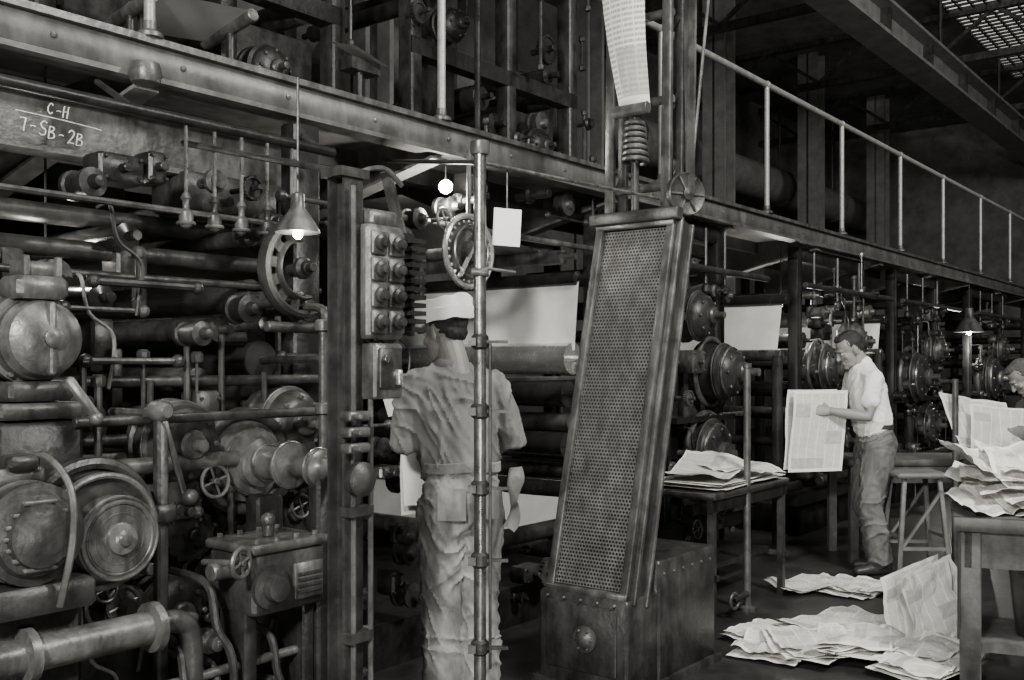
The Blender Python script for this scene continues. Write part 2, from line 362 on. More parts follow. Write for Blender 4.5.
def folder():
    b=B('folder_unit'); t=3.5
    b.bx(5.32,5.5,t,t+.12,0,2.5,iron2,.01); b.bx(3.1,5.5,5.4,5.5,0,2.5,iron,.01); b.bx(3.1,3.25,t+.4,t+.5,0,2.5,iron,.01)
    b.bx(3.1,5.4,t,5.4,0,.22,iron)
    for s,z,R,m in ((5.1,1.52,.1,bright),(5.15,2.02,.045,rollr),(5.05,1.3,.08,rollr),(5.1,1.12,.06,iron3),(5.05,.98,.085,rollr),(5.1,.82,.05,steel),(5.05,.7,.08,rollr),(5.0,2.14,.045,iron3),(4.9,.38,.07,iron3)):
        b.lathe((s,t-.05,z),(0,1,0),[(.02,0),(.02,.08),(R,.09),(R,1.75),(.02,1.76),(.02,1.9)],m,28)
    b.sheet((5.12,4.4,1.8),(0,1,0),(.1,0,1),1.75,.46,paperm,8,4,.003)
    b.sheet((4.95,4.35,.6),(0,1,0),(.35,0,1),1.6,.36,paperm,8,4,.003)
    b.sheet((4.4,4.3,2.27),(0,1,0),(1,0,-.16),1.2,1.3,M('former_plate',.2,.35,.4,6,.3,grime=.3),4,4,.0)
    b.cyl((3.0,t-.05,2.2),(5.5,t-.05,2.2),.018,iron3)
    b.cyl((3.9,t-.15,.55),(5.4,t-.15,.55),.05,iron2); b.cyl((3.9,t-.1,1.4),(5.4,t-.1,1.4),.014,iron3)
    clutter(b,3.15,3.6,t,.3,2.2,22,77); clutter(b,5.3,5.6,t,.3,2.3,20,78); clutter(b,3.6,5.2,t,2.2,2.45,10,79); clutter(b,3.6,5.3,t,.15,.55,16,80)
    b.finish()
    b=B('ring_gauge'); c=V((3.74,3.22,2.04))
    b.torus(c,(0,-1,0),.175,.015,bright,36,8); b.torus(c+V((0,-.02,0)),(0,-1,0),.125,.006,steel,36,6); b.lathe(c+V((0,.03,0)),(0,-1,0),[(.165,0),(.165,.02),(.15,.025),(.05,.025),(.05,.06),(.002,.07)],iron2,36)
    for k in range(24):
        t_=k*math.pi/12; p=c+V((math.cos(t_)*.148,.01,math.sin(t_)*.148)); b.cyl(p,p+V((0,-.015,0)),.008,bright,6)
    b.beam(c+V((-.1,-.03,-.13)),c+V((.08,-.03,.14)),.022,.01,bright); b.cyl(c+V((0,.3,0)),c,.03,iron3,12); b.cyl(c+V((0,0,.16)),c+V((0,0,.5)),.012,iron3,8)
    b.finish()
folder()
# ------------------------------------------------------------ left press with motors
def left_unit():
    b=B('printing_press_unit'); t=3.3
    b.bx(.2,.4,t,t+.1,0,2.5,iron); b.bx(2.72,2.86,t,t+.1,0,2.5,iron,.01); b.bx(1.15,1.25,t+.1,t+.2,0,2.4,iron)
    b.bx(.2,2.9,t,t+.12,0,.95,iron,.01); b.bx(.2,2.9,4.9,5.0,0,2.5,iron,.01); b.bx(.2,2.9,t,5,0,.2,iron)
    for s,z,R,m in ((2.55,1.76,.07,rollr),(2.4,1.62,.05,iron2),(2.6,1.5,.08,rollr),(2.3,1.42,.05,iron2),(2.5,1.32,.09,rollr),(2.2,1.2,.06,rollr),(1.9,1.72,.05,rollr),(1.7,1.5,.07,iron2),(1.8,1.3,.06,rollr),(2.55,2.0,.035,iron2),(2.4,2.12,.03,iron3),(2.0,1.95,.05,rollr),(1.5,1.85,.05,iron2),(1.4,1.35,.08,rollr),(2.6,1.15,.06,iron3),(2.62,1.65,.03,steel)):
        b.lathe((s,t,z),(0,1,0),[(.018,0),(.018,.06),(R,.07),(R,1.5),(.018,1.52),(.018,1.65)],m,22)
    for z,y,r,m in ((1.9,3.5,.035,iron2),(1.8,3.35,.015,iron2),(2.05,3.7,.04,iron2),(1.42,3.25,.022,iron2),(1.22,3.2,.022,iron2),(1.6,3.9,.05,iron2)):
        b.cyl((.2,y,z),(2.9,y,z),r,m,10)
    for s,z in ((1.1,2.12),(1.62,1.78),(2.05,1.9),(1.95,1.55)):
        b.box((s,3.5,z),(.09,.12,.2),iron2,None,.01); b.box((s+.03,3.42,z-.12),(.04,.05,.22),iron2,None,.006)
    for s in (1.75,2.0,2.15,2.3,2.5):
        b.cyl((s,3.22,1.0),(s,3.22,1.5+.1*math.sin(s*9)),.012,iron2,8); b.lathe((s,3.22,1.2),(0,0,1),[(.015,0),(.03,.01),(.03,.05),(.015,.06)],iron3,10)
    b.bx(.9,2.85,3.55,3.58,2.25,2.45,iron3); b.bx(.9,2.85,3.5,3.62,2.44,2.46,iron3); b.bx(.9,2.85,3.5,3.62,2.24,2.26,iron3)
    b.bx(2.3,2.75,3.45,3.7,2.1,2.25,iron2,.01)
    for i,s in enumerate((2.1,2.22,2.34,2.46,2.58)):
        y=3.15; b.cyl((s,y,2.02),(s,y,2.36),.007,steel,8); b.lathe((s,y,1.97),(0,0,1),[(.006,0),(.02,.01),(.026,.03),(.026,.06),(.012,.075),(.012,.1),(.02,.11),(.01,.13)],iron2 if i%2 else iron3,12)
        b.torus((s,y,1.99),(0,0,1),.03,.006,iron3,14,6)
    b.cyl((.8,3.15,2.36),(2.8,3.15,2.36),.02,iron,10); b.cyl((.8,3.15,2.03),(2.7,3.15,2.03),.012,iron2,8)
    for s in (1.0,1.9,2.75): b.cyl((s,3.15,2.36),(s,3.4,2.5),.012,iron2,8)
    b.lathe((2.0,3.25,2.49),(0,0,1),[(.05,0),(.06,.03),(.05,.07)],iron3,14)
    dk=[iron,iron,iron2,iron2,iron2,iron3]
    clutter(b,1.0,2.7,t,.5,1.3,90,5,dk,1.5); clutter(b,1.5,2.8,t,1.35,2.2,20,6,[iron,iron2]); clutter(b,1.7,2.7,t-.12,.5,1.1,46,9,dk,1.3)
    b.bx(1.5,2.75,t-.13,t,.2,1.0,iron,.01)
    b.bell((2.05,t-.1,1.2),.15,iron2,iron3,.16); b.bell((2.6,t,1.25),.14,iron2,iron3,.2); b.bell((2.0,t-.13,.62),.13,iron2,iron3,.15)
    ob=b.finish()
    G={'7':[[(0,.97),(.5,1)],[(.5,1),(.42,0)]],'-':[[(.1,.5),(.5,.52)]],'S':[[(.55,.92),(.3,1),(.08,.8),(.2,.55),(.48,.42),(.5,.12),(.25,0),(.02,.1)]],
       'B':[[(.1,0),(.12,1)],[(.12,1),(.45,.95),(.5,.72),(.14,.52)],[(.14,.52),(.55,.45),(.58,.1),(.1,0)]],'2':[[(.05,.8),(.25,1),(.5,.85),(.4,.5),(.05,.02)],[(.05,.02),(.58,.05)]],
       'H':[[(.1,0),(.12,1)],[(.5,0),(.55,1)],[(.1,.48),(.55,.55)]],'C':[[(.55,.85),(.3,1),(.08,.7),(.08,.3),(.3,0),(.56,.12)]],' ':[]}
    c=B('chalk_marks'); r=random.Random(2)
    def write(t_,s,z,h,sl):
        for i,ch in enumerate(t_):
            jz=r.uniform(-.004,.004); js=r.uniform(-.003,.003); hh=h*r.uniform(.88,1.12)
            for st in G[ch]:
                pts=[(s+js+i*h*.7+x*hh*.9+y*.006,3.5485,z+jz+i*sl+y*hh) for x,y in st]
                if len(pts)==2: pts=[pts[0],tuple((a+b_)/2+(.002 if k==2 else 0) for k,(a,b_) in enumerate(zip(*pts))),pts[1]]
                c.tube(pts,.0026,chalk,5,4)
    write('C-H',1.79,2.385,.042,-.002); write('7-SB-2B',1.69,2.308,.05,-.003)
    c.tube([(1.68,3.5485,2.378),(1.85,3.5485,2.374),(2.0,3.5485,2.365)],.0022,chalk,5,4)
    c.finish(ob)
left_unit()
def left_machines():
    b=B('electric_motor'); c=V((1.5,3.02,1.56))
    b.lathe(c+V((0,.1,0)),(0,-1,0),[(.12,-.12),(.125,.0),(.142,.02),(.142,.06),(.128,.065),(.128,.1),(.118,.11),(.112,.15),(.085,.175),(.06,.18),(.03,.19),(.002,.192)],iron3,32)
    b.torus(c+V((0,.0,0)),(0,-1,0),.122,.006,iron2,32,6)
    b.box(c+V((0,-.07,.0)),(.02,.05,.22),iron3,None,.006); b.lathe(c+V((0,-.08,0)),(0,-1,0),[(.03,0),(.03,.02),(.015,.03)],iron3,14)
    for k in range(6):
        a=k*math.pi/3+.5; b.beam(c+V((math.cos(a)*.03,-.078,math.sin(a)*.03)),c+V((math.cos(a)*.105,-.045,math.sin(a)*.105)),.012,.012,iron3,.002)
    b.box(c+V((0,.03,.155)),(.16,.14,.07),iron3,None,.015); b.box(c+V((0,.03,.21)),(.11,.1,.05),iron3,None,.01)
    for k in(-.05,.05): b.cyl(c+V((k,-.02,.19)),c+V((k,-.02,.25)),.012,iron3,8)
    b.box(c+V((0,.05,-.16)),(.2,.16,.06),iron2,None,.012); b.box(c+V((0,.08,-.22)),(.26,.22,.05),iron2,None,.01)
    b.beam(c+V((.06,-.06,-.12)),c+V((.13,-.1,-.24)),.03,.03,iron3,.008); b.ell(c+V((.13,-.1,-.245)),.022,iron3)
    for k in range(8):
        a=k*math.pi/4+.2; p=c+V((math.cos(a)*.13,.04,math.sin(a)*.13)); b.cyl(p,p+V((0,-.02,0)),.009,iron3,6)
    b.bx(1.36,1.64,3.0,3.3,.95,1.31,iron,.02)
    b.finish()
    b=B('electric_motor'); c=V((1.33,2.8,1.02))
    b.lathe(c+V((0,.22,0)),(0,-1,0),[(.1,-.02),(.135,0),(.135,.3),(.14,.305),(.14,.325),(.12,.33),(.11,.345),(.09,.35),(.085,.37),(.06,.375),(.04,.385),(.002,.39)],iron2,30)
    for k in range(9): b.torus(c+V((0,.2-k*.03,0)),(0,1,0),.137,.007,iron3,30,6)
    for k in range(7): b.box(c+V((0,-.125,-.09+k*.03)),(.2-.004*(k-3)**2*3,.03,.012),iron3,None,.003)
    b.box(c+V((0,.05,.15)),(.14,.16,.05),iron3,None,.01); b.box(c+V((0,.0,.19)),(.09,.1,.04),iron2,None,.01)
    b.tube([c+V((0.04,0,.2)),c+V((.06,-.06,.2)),c+V((.08,-.14,.12)),c+V((.07,-.17,-.02)),c+V((.05,-.14,-.2))],.01,iron3,8)
    b.bx(1.18,1.5,2.68,3.05,.8,.88,iron2,.01); b.bx(1.2,1.5,2.75,3.1,0,.8,iron,.02)
    b.finish()
    b=B('flywheel_pulley'); c=V((1.6,2.78,.98))
    b.lathe(c+V((0,.1,0)),(0,-1,0),[(.17,0),(.178,.01),(.178,.05),(.165,.06),(.15,.045),(.12,.045)],iron2,40)
    b.torus(c+V((0,.04,0)),(0,-1,0),.168,.01,iron3,40,8)
    b.lathe(c+V((.01,.03,-.015)),(0,-1,0),[(.10,-.02),(.125,0),(.128,.05),(.12,.06),(.105,.062),(.1,.055),(.05,.055),(.045,.08),(.02,.085),(.002,.086)],iron3,36)
    for R in(.122,.105,.075,.05): b.torus(c+V((.01,-.032,-.015)),(0,-1,0),R,.004,steel,36,6)
    b.lathe(c+V((.01,-.03,-.015)),(0,-1,0),[(.1,0),(.1,.003),(.04,.006),(.038,.02),(.02,.026),(.018,.04),(.002,.042)],steel,30)
    b.cyl(c,c+V((0,.5,0)),.03,iron3,14); b.beam(c+V((0,.35,-.02)),c+V((0,.35,-.98)),.1,.12,iron,.01)
    b.torus(c+V((.0,.12,.0)),(0,-1,0),.2,.022,iron2,36,8,-.5,3.6)
    b.finish()
    b=B('steam_pipe'); b.cyl((1.0,2.72,.69),(1.72,2.72,.69),.05,iron3,20)
    for s in(1.3,1.68): b.lathe((s,2.72,.69),(1,0,0),[(.055,0),(.075,.005),(.075,.03),(.055,.035)],iron3,18)
    b.cyl((1.15,2.72,.66),(1.15,2.72,0),.03,iron2,12)
    b.tube([(1.7,2.72,.69),(1.78,2.72,.69),(1.83,2.72,.62),(1.83,2.72,.3),(1.83,2.72,0)],.035,iron2,12)
    b.finish()
    b=B('gearbox'); b.box((2.15,2.75,.77),(.3,.24,.2),iron2,None,.012); b.box((2.15,2.75,.885),(.32,.26,.03),iron3,None,.006)
    for k in range(4):
        for j in(0,1): b.cyl((2.03+k*.08,2.65+.2*j,.9),(2.03+k*.08,2.65+.2*j,.915),.01,steel,6)
    b.lathe((2.06,2.63,.76),(0,-1,0),[(.07,0),(.07,.02),(.045,.03),(.04,.06),(.02,.065),(.002,.066)],iron2,20); b.box((2.22,2.625,.76),(.12,.015,.12),iron3,None,.003)
    for k in range(4): b.bx(2.17,2.27,2.612,2.62,.72+k*.02,.728+k*.02,iron2)
    b.cyl((1.9,2.72,.82),(2.0,2.72,.82),.03,iron3,12); b.wheel((1.93,2.6,.86),(.3,-1,0),.045,iron3,4,.008); b.cyl((1.93,2.6,.86),(1.93,2.8,.84),.01,iron3,8)
    for s in(2.03,2.27): b.bx(s-.025,s+.025,2.68,2.82,0,.68,iron,.006)
    b.cyl((2.15,2.75,.9),(2.15,2.75,.95),.018,iron3,10); b.ell((2.15,2.75,.955),.025,iron3)
    b.finish()
    b=B('valve_manifold'); r=random.Random(4)
    for k in range(9):
        s=1.75+r.uniform(0,.75); z=.3+r.uniform(0,.32); b.tube([(s,2.95,z+.2),(s,2.75,z+.18),(s,2.7,z+.05),(s+.05,2.68,z-.1),(s+.04,2.7,0.02)],.014,iron2,8)
        b.lathe((s,2.76,z),(0,-1,0),[(.02,-.2),(.035,-.02),(.04,0),(.04,.03),(.025,.04),(.025,.07),(.002,.08)],iron3 if k%3==0 else iron2,14); b.ell((s,2.7,z),.02,iron3,None,10,6)
    b.cyl((1.7,2.72,.5),(2.6,2.72,.5),.016,iron3,10); b.cyl((1.7,2.75,.33),(2.6,2.75,.33),.022,iron2,10)
    b.finish()
    b=B('drive_shaft'); c=V((2.33,3.18,1.12))
    b.lathe(c,(0,-1,0),[(.17,0),(.175,.02),(.175,.05),(.155,.055),(.15,.07),(.15,.09),(.125,.095),(.12,.13),(.095,.135),(.09,.17),(.065,.18),(.055,.3),(.08,.31),(.08,.34),(.04,.35),(.04,.46),(.065,.465),(.065,.5),(.045,.51),(.03,.54),(.03,.66),(.002,.665)],iron3,32)
    b.torus(c+V((0,-.06,0)),(0,-1,0),.18,.025,iron2,36,10)
    for h,R in((.12,.122),(.2,.065),(.33,.082),(.48,.067)): b.torus(c+V((0,-h,0)),(0,-1,0),R,.006,steel,30,6)
    b.beam((2.33,2.69,1.09),(2.33,2.69,0),.07,.06,iron,.01); b.beam((2.33,3.0,1.0),(2.33,3.0,0),.12,.08,iron,.01)
    b.cyl((1.75,3.05,1.14),(2.33,3.05,1.14),.03,iron3,14); b.cyl((1.6,3.0,1.3),(2.7,3.0,1.3),.018,iron2,10)
    b.finish()
    b=B('linkage_post'); b.beam((1.84,2.9,0),(1.84,2.9,1.33),.04,.04,iron2,.008); b.lathe((1.84,2.94,1.33),(0,-1,0),[(.03,0),(.035,.01),(.035,.06),(.02,.08)],iron3,16)
    b.cyl((1.84,2.87,1.32),(1.84,3.2,1.32),.015,iron3,8); b.beam((1.84,2.88,1.3),(1.94,2.92,1.05),.02,.016,iron3,.004)
    b.box((1.84,2.9,1.0),(.08,.08,.06),iron2,None,.01); b.ell((1.95,2.9,1.04),.028,iron2); b.finish()
    b=B('vertical_pipe'); b.cyl((2.42,2.78,0),(2.42,2.78,1.62),.016,iron3,10)
    for z in(.5,.95,1.3,1.6): b.lathe((2.42,2.78,z),(0,0,1),[(.018,0),(.028,.005),(.028,.04),(.018,.045)],iron3,10)
    b.cyl((2.42,2.78,1.5),(2.55,3.3,1.5),.014,iron2,8); b.tube([(2.42,2.78,1.6),(2.44,2.8,1.68),(2.5,3.0,1.7),(2.6,3.3,1.7)],.016,iron2,8)
    b.tube([(2.3,2.72,.45),(2.36,2.66,.3),(2.33,2.62,.15),(2.28,2.58,.0)],.018,cable,10); b.finish()
    b=B('steel_stanchion'); s,y=2.2,2.42
    b.bx(s-.04,s+.04,y-.04,y-.03,0,2.1,iron2); b.bx(s-.04,s+.04,y+.03,y+.04,0,2.1,iron2); b.bx(s-.006,s+.006,y-.035,y+.035,0,2.1,iron2); b.bx(s-.09,s+.09,y-.09,y+.09,0,.02,iron2)
    b.cyl((s-.02,y-.06,.0),(s-.02,y-.06,2.05),.009,iron3,8); b.cyl((s+.05,y-.065,.3),(s+.05,y-.065,1.4),.009,iron3,8)
    b.bx(s-.06,s+.06,y-.05,y+.05,2.08,2.11,iron2)
    for z in (.6,1.0,1.25): b.bx(s-.05,s+.05,y-.08,y-.03,z,z+.03,iron2)
    b.cyl((s,y,2.1),(s,y+.9,2.32),.012,iron2,8)
    b.lathe((s-.02,y-.07,1.12),(0,-1,0),[(.05,0),(.055,.01),(.055,.035),(.045,.04),(.03,.05),(.002,.055)],iron2,24)
    for k in range(3):
        b.box((s-.04,y-.09,1.22+k*.05),(.09,.05,.03),iron3,None,.005); b.cyl((s-.07,y-.12,1.22+k*.05),(s-.07,y-.15,1.22+k*.05),.008,iron3,8)
    b.finish()
    b=B('push_button_panel'); q=V((-.09,0,-.02)); b.box(V((2.4,2.4,1.77))+q,(.17,.12,.37),iron3,None,.012)
    for i in range(2):
        for j in range(4):
            p=V((2.36+i*.08,2.34,1.64+j*.085))+q; b.box(p,(.068,.02,.075),iron3,None,.004); b.lathe(p+V((0,-.01,0)),(0,-1,0),[(.026,0),(.026,.012),(.016,.016),(.014,.03),(.002,.032)],iron2,14); b.ell(p+V((0,-.03,0)),.01,iron3,None,8,6)
    b.box(V((2.4,2.4,1.98))+q,(.12,.1,.05),iron3,None,.008)
    for j in range(12): b.box(V((2.54,2.38,1.62+j*.027))+q,(.07,.1,.015),iron,None)
    b.bx(2.42,2.5,2.4,2.46,1.58,1.93,iron)
    b.cyl((2.2,2.42,1.7),(2.3,2.42,1.7),.02,iron2); b.cyl((2.31,2.4,1.6),(2.31,2.4,1.5),.015,iron3)
    b.finish()
    b=B('switch_box'); q=V((-.06,0,0)); b.box(V((2.36,2.36,1.46))+q,(.13,.08,.18),iron3,None,.008); b.box(V((2.36,2.315,1.47))+q,(.1,.01,.13),iron2,None,.003); b.box(V((2.39,2.305,1.44))+q,(.02,.02,.05),bright,None,.003); b.cyl(V((2.33,2.31,1.5))+q,V((2.33,2.295,1.5))+q,.012,steel,10); b.finish()
    b=B('curved_guard_casting'); c=V((2.46,2.95,1.84))
    b.torus(c,(0,-1,0),.17,.018,iron2,24,8,math.pi*.5+.1,math.pi*1.5+.5,.035)
    b.torus(c,(0,-1,0),.11,.01,iron2,24,8,math.pi*.5,math.pi*1.5+.3,.03)
    b.cyl(c+V((0,.4,.16)),c+V((0,0,.16)),.02,iron2); b.cyl(c+V((0,.4,-.12)),c+V((0,0,-.12)),.02,iron2); b.cyl((2.3,2.95,1.62),(2.65,2.95,1.62),.02,iron2)
    for k in range(6): b.beam(c+V((math.cos(2+k*.5)*.1,0,math.sin(2+k*.5)*.1)),c+V((math.cos(2+k*.5)*.17,0,math.sin(2+k*.5)*.17)),.01,.04,iron2)
    b.finish()
    b=B('feed_lever_arm'); b.tube([(2.95,3.3,2.1),(2.95,3.2,2.28),(3.08,3.15,2.34),(3.2,3.15,2.28)],.012,iron3,8); b.beam((3.15,3.2,2.34),(3.32,3.25,2.02),.05,.02,iron3); b.cyl((2.95,3.3,2.1),(2.95,3.6,2.1),.015,iron3); b.cyl((3.24,3.22,2.16),(3.24,3.6,2.16),.015,iron3); b.finish()
left_machines()
# ------------------------------------------------------------ lamps
def lamp(name,X,Y,z,r,power,top,shade=True,size=.03):
    b=B(name,False)
    if shade:
        b.lathe((X,Y,z),(0,0,1),[(r,0),(r*.96,.01),(r*.6,r*.7),(r*.3,r*1.1),(r*.28,r*1.7),(.008,r*1.8)],iron3,22)
    b.cyl((X,Y,z+r*(1.6 if shade else .2)),(X,Y,top),.005,iron2,6)
    ob=b.finish()
    b=B('bulb',False); b.ell((X,Y,z-.005 if shade else z),size,glow,None,12,8); b.finish(ob)
    if power:
        l=bpy.data.lights.new('bulb_light','POINT'); l.energy=power; l.shadow_soft_size=size; l.color=(1,.96,.88); o=bpy.data.objects.new('bulb_light',l); bpy.context.collection.objects.link(o); o.location=(X,Y,z-size*2.2)
        bpy.context.view_layer.update(); o.parent=ob; o.matrix_parent_inverse=ob.matrix_world.inverted()
lamp('shaded_work_lamp',-.76,3.55,1.95,.08,4,2.5,True,.018)
lamp('bare_bulb_lamp',-.335,5.05,2.38,.03,24,2.6,False,.035)
lamp('bare_bulb_lamp',-1.75,3.75,1.93,.03,6,2.6,False,.018)
lamp('bare_bulb_lamp',2.42,9.0,2.07,.03,18,2.55,False,.035)
lamp('shaded_work_lamp',2.88,9.5,1.85,.09,10,2.55)
lamp('shaded_work_lamp',5.85,12.8,1.9,.18,30,2.55)
# ------------------------------------------------------------ upper level machinery
def upper(s0,seed,far=False):
    b=B('upper_press_deck_unit'); t=4.05
    for x in(0,.9,1.6): b.bx(s0+x,s0+x+.09,t,t+.12,2.65,4.8,iron2,.01)
    for x in(0,1.6): b.bx(s0+x,s0+x+.1,5.2,5.3,2.65,4.8,iron)
    b.bx(s0,s0+1.7,t,t+.1,3.3,3.4,iron); b.bx(s0,s0+1.7,t,t+.1,4.6,4.75,iron); b.bx(s0,s0+1.7,t,5.3,2.65,2.78,iron)
    b.bx(s0+.95,s0+1.55,t+.1,t+.2,2.65,3.2,iron2,.02); b.bx(s0+.15,s0+.5,t+.1,t+.2,3.0,4.1,iron2,.02)
    rollers(b,s0+.2,s0+1.5,t,5.3,[2.95,3.05,3.2,3.35,3.5,3.7,3.9,4.1,4.3],seed,[rollr,iron,iron2])
    b.bell((s0+1.1,t,2.92),.12,iron,iron2); b.bell((s0+.25,t,3.5),.1,iron,iron2)
    clutter(b,s0,s0+1.7,t,2.7,4.2,20,seed,[iron,iron,iron,iron2,iron2],1.4)
    b.cyl((s0+.35,t-.2,2.65),(s0+.35,t-.2,4.6),.018,iron2,8)
    b.finish()
for i,s in enumerate((-.2,2.0,4.2)): upper(s,50+i)
def uweb():
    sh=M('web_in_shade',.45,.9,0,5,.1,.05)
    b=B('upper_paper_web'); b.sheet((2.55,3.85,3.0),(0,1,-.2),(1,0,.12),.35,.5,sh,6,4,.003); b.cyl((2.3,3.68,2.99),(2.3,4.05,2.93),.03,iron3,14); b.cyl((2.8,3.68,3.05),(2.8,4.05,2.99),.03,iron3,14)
    b.cyl((2.3,3.85,2.65),(2.3,3.85,2.95),.02,iron2); b.cyl((2.8,3.85,2.65),(2.8,3.85,3.0),.02,iron2); b.finish()
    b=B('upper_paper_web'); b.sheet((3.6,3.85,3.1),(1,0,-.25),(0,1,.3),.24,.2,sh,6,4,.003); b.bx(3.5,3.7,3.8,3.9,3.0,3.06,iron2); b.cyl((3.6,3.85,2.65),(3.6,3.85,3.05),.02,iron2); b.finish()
uweb()
# ------------------------------------------------------------ conveyor with perforated guard
def conveyor():
    b=B('delivery_conveyor'); y0,y1=2.33,2.77; P0=V((3.78,0,.42)); P1=V((4.22,0,2.19)); up=(P1-P0).normalized(); L=(P1-P0).length; nrm=V((-up.z,0,up.x))
    gm=M('guard_sheet_metal',.17,.42,.35,10,.3,grime=.3)
    cell=.0172; w=y1-y0-.07; nx=int(w/cell); ny=int((L-.1)/cell); z0=.05; yb=y0+.035+(w-nx*cell)/2
    for j in range(ny):
        off=cell/2 if j%2 else 0
        for i in range(nx-(1 if j%2 else 0)):
            cy=yb+cell*(i+.5)+off; cz=z0+cell*(j+.5); v=[]
            for k in range(8):
                a=k*math.pi/4; q=cell/2/max(abs(math.cos(a)),abs(math.sin(a))); v.append(P0+V((0,cy+math.cos(a)*q,0))+up*(cz+math.sin(a)*q))
            for k in range(8):
                a=k*math.pi/4; v.append(P0+V((0,cy+math.cos(a)*cell*.36,0))+up*(cz+math.sin(a)*cell*.36))
            b.add(v,[(k,(k+1)%8,(k+1)%8+8,k+8) for k in range(8)],gm)
    for y in(y0+.02,y1-.02): b.beam(P0+V((0,y,0)),P1+V((0,y,0)),.04,.04,iron3,.004)
    for q in(.03,L-.03): b.beam(P0+V((0,y0,0))+up*q,P0+V((0,y1,0))+up*q,.05,.03,iron3,.004)
    D=-nrm
    for y in(y0,y1):
        a=P0+V((0,y,0)); c=P1+V((0,y,0)); e=.006; m=.15
        vs=[a+V((0,-e,0)),c+V((0,-e,0)),c+D*m+V((0,-e,0)),a+D*m+V((0,-e,0))]; vs+=[p+V((0,2*e,0)) for p in vs]
        b.add(vs,[(0,1,2,3),(7,6,5,4),(0,4,5,1),(1,5,6,2),(2,6,7,3),(3,7,4,0)],iron2)
    for q,mm in ((.02,iron3),(.13,iron3)): b.beam(P0+D*q+V((0,y0-.012,0)),P1+D*q+V((0,y0-.012,0)),.022,.03,mm,.004)
    for k in range(12): b.cyl(P0+up*(L*(k+.5)/12)+D*.09+V((0,y0,0)),P0+up*(L*(k+.5)/12)+D*.09+V((0,y1,0)),.028,iron,10)
    a=P0+D*.05+V((0,y0+.01,0)); c=P1+D*.05+V((0,y0+.01,0)); dy=V((0,y1-y0-.02,0)); b.add([a,c,c+dy,a+dy,a+D*.01,c+D*.01,c+dy+D*.01,a+dy+D*.01],[(0,1,2,3),(4,7,6,5),(0,4,5,1),(2,6,7,3)],black)
    b.bx(3.74,4.1,y0-.02,y1+.02,0,.44,iron2,.012); b.bx(4.0,4.56,y0-.03,y1+.02,0,.58,iron2,.012); b.bx(3.72,4.58,y0-.05,y1+.04,0,.04,iron2)
    b.lathe((3.74,2.52,.25),(-1,0,0),[(.055,0),(.06,.01),(.06,.025),(.04,.03),(.025,.045),(.002,.05)],iron3,24)
    for k in range(6): b.cyl((3.7,2.52+.045*math.cos(k*1.047),.25+.045*math.sin(k*1.047)),(3.71,2.52+.045*math.cos(k*1.047),.25+.045*math.sin(k*1.047)),.006,steel,6)
    b.bx(3.725,3.745,2.36,2.74,.1,.4,iron2,.004)
    for k in range(5): b.cyl((3.72,2.37+k*.09,.42),(3.735,2.37+k*.09,.42),.007,steel,6)
    for k in range(6): b.lathe((4.05+.09*k,y0-.03,.52),(0,-1,0),[(.008,0),(.007,.005),(.001,.007)],iron3,8)
    for y in(2.4,2.72):
        b.beam((4.24,y,2.15),(4.3,y,5.2),.03,.05,iron3,.004)
        b.beam((4.36,y,2.15),(4.42,y,5.2),.03,.05,iron2,.004)
        for k in range(8):
            z=2.3+k*.38; b.beam((4.25,y,z),(4.42,y,z+.2),.02,.015,iron2)
    for k in range(7): b.cyl((4.28,2.38,2.35+k*.42),(4.28,2.74,2.35+k*.42),.022,iron3,12)
    b.beam((4.3,2.3,2.3),(4.3,2.26,5.2),.02,.035,iron3); b.beam((4.3,2.3,2.3),(4.36,2.38,5.2),.02,.035,iron3)
    b.lathe((4.3,2.34,2.3),(-.45,-.95,0),[(.02,0),(.1,.005),(.105,.01),(.105,.035),(.1,.04),(.09,.034),(.03,.034),(.03,.05),(.002,.055)],iron2,32)
    for k in range(6):
        a=k*math.pi/3; A,Bv,d=frame((-.45,-.95,0)); c=V((4.3,2.34,2.3))+d*.036; b.beam(c,c+(A*math.cos(a)+Bv*math.sin(a))*.095,.012,.008,iron3)
    b.beam((4.2,2.3,2.2),(4.2,2.8,2.2),.06,.06,iron2,.006)
    b.cyl((4.3,2.3,2.35),(4.42,2.12,4.6),.008,iron3,8)
    b.finish()
    b=B('newspaper_web_strip'); v=[];uv=[];f=[]
    for j in range(25):
        q=j/24; z=2.72+q*1.7; s=4.2-.05*math.sin(q*5)+.0; wd=.085+.11*q
        for i in range(9): x=(i/8-.5)*2; v.append(V((s+.025*x*x-.1*q,2.56+x*wd+.02*math.sin(q*4),z))); uv.append((i/8*.6+.2,q*.95))
    for j in range(24):
        for i in range(8): a=j*9+i; f.append((a,a+1,a+10,a+9))
    b.add(v,f,news,uv)
    for k in range(7): b.torus((4.22,2.56,2.48+k*.03),(0.1,0,1),.06-.003*k,.012,iron3,18,8)
    b.cyl((4.22,2.56,2.2),(4.22,2.56,2.72),.02,iron2); b.cyl((4.18,2.46,2.72),(4.18,2.66,2.72),.03,iron3,12); b.finish()
conveyor()
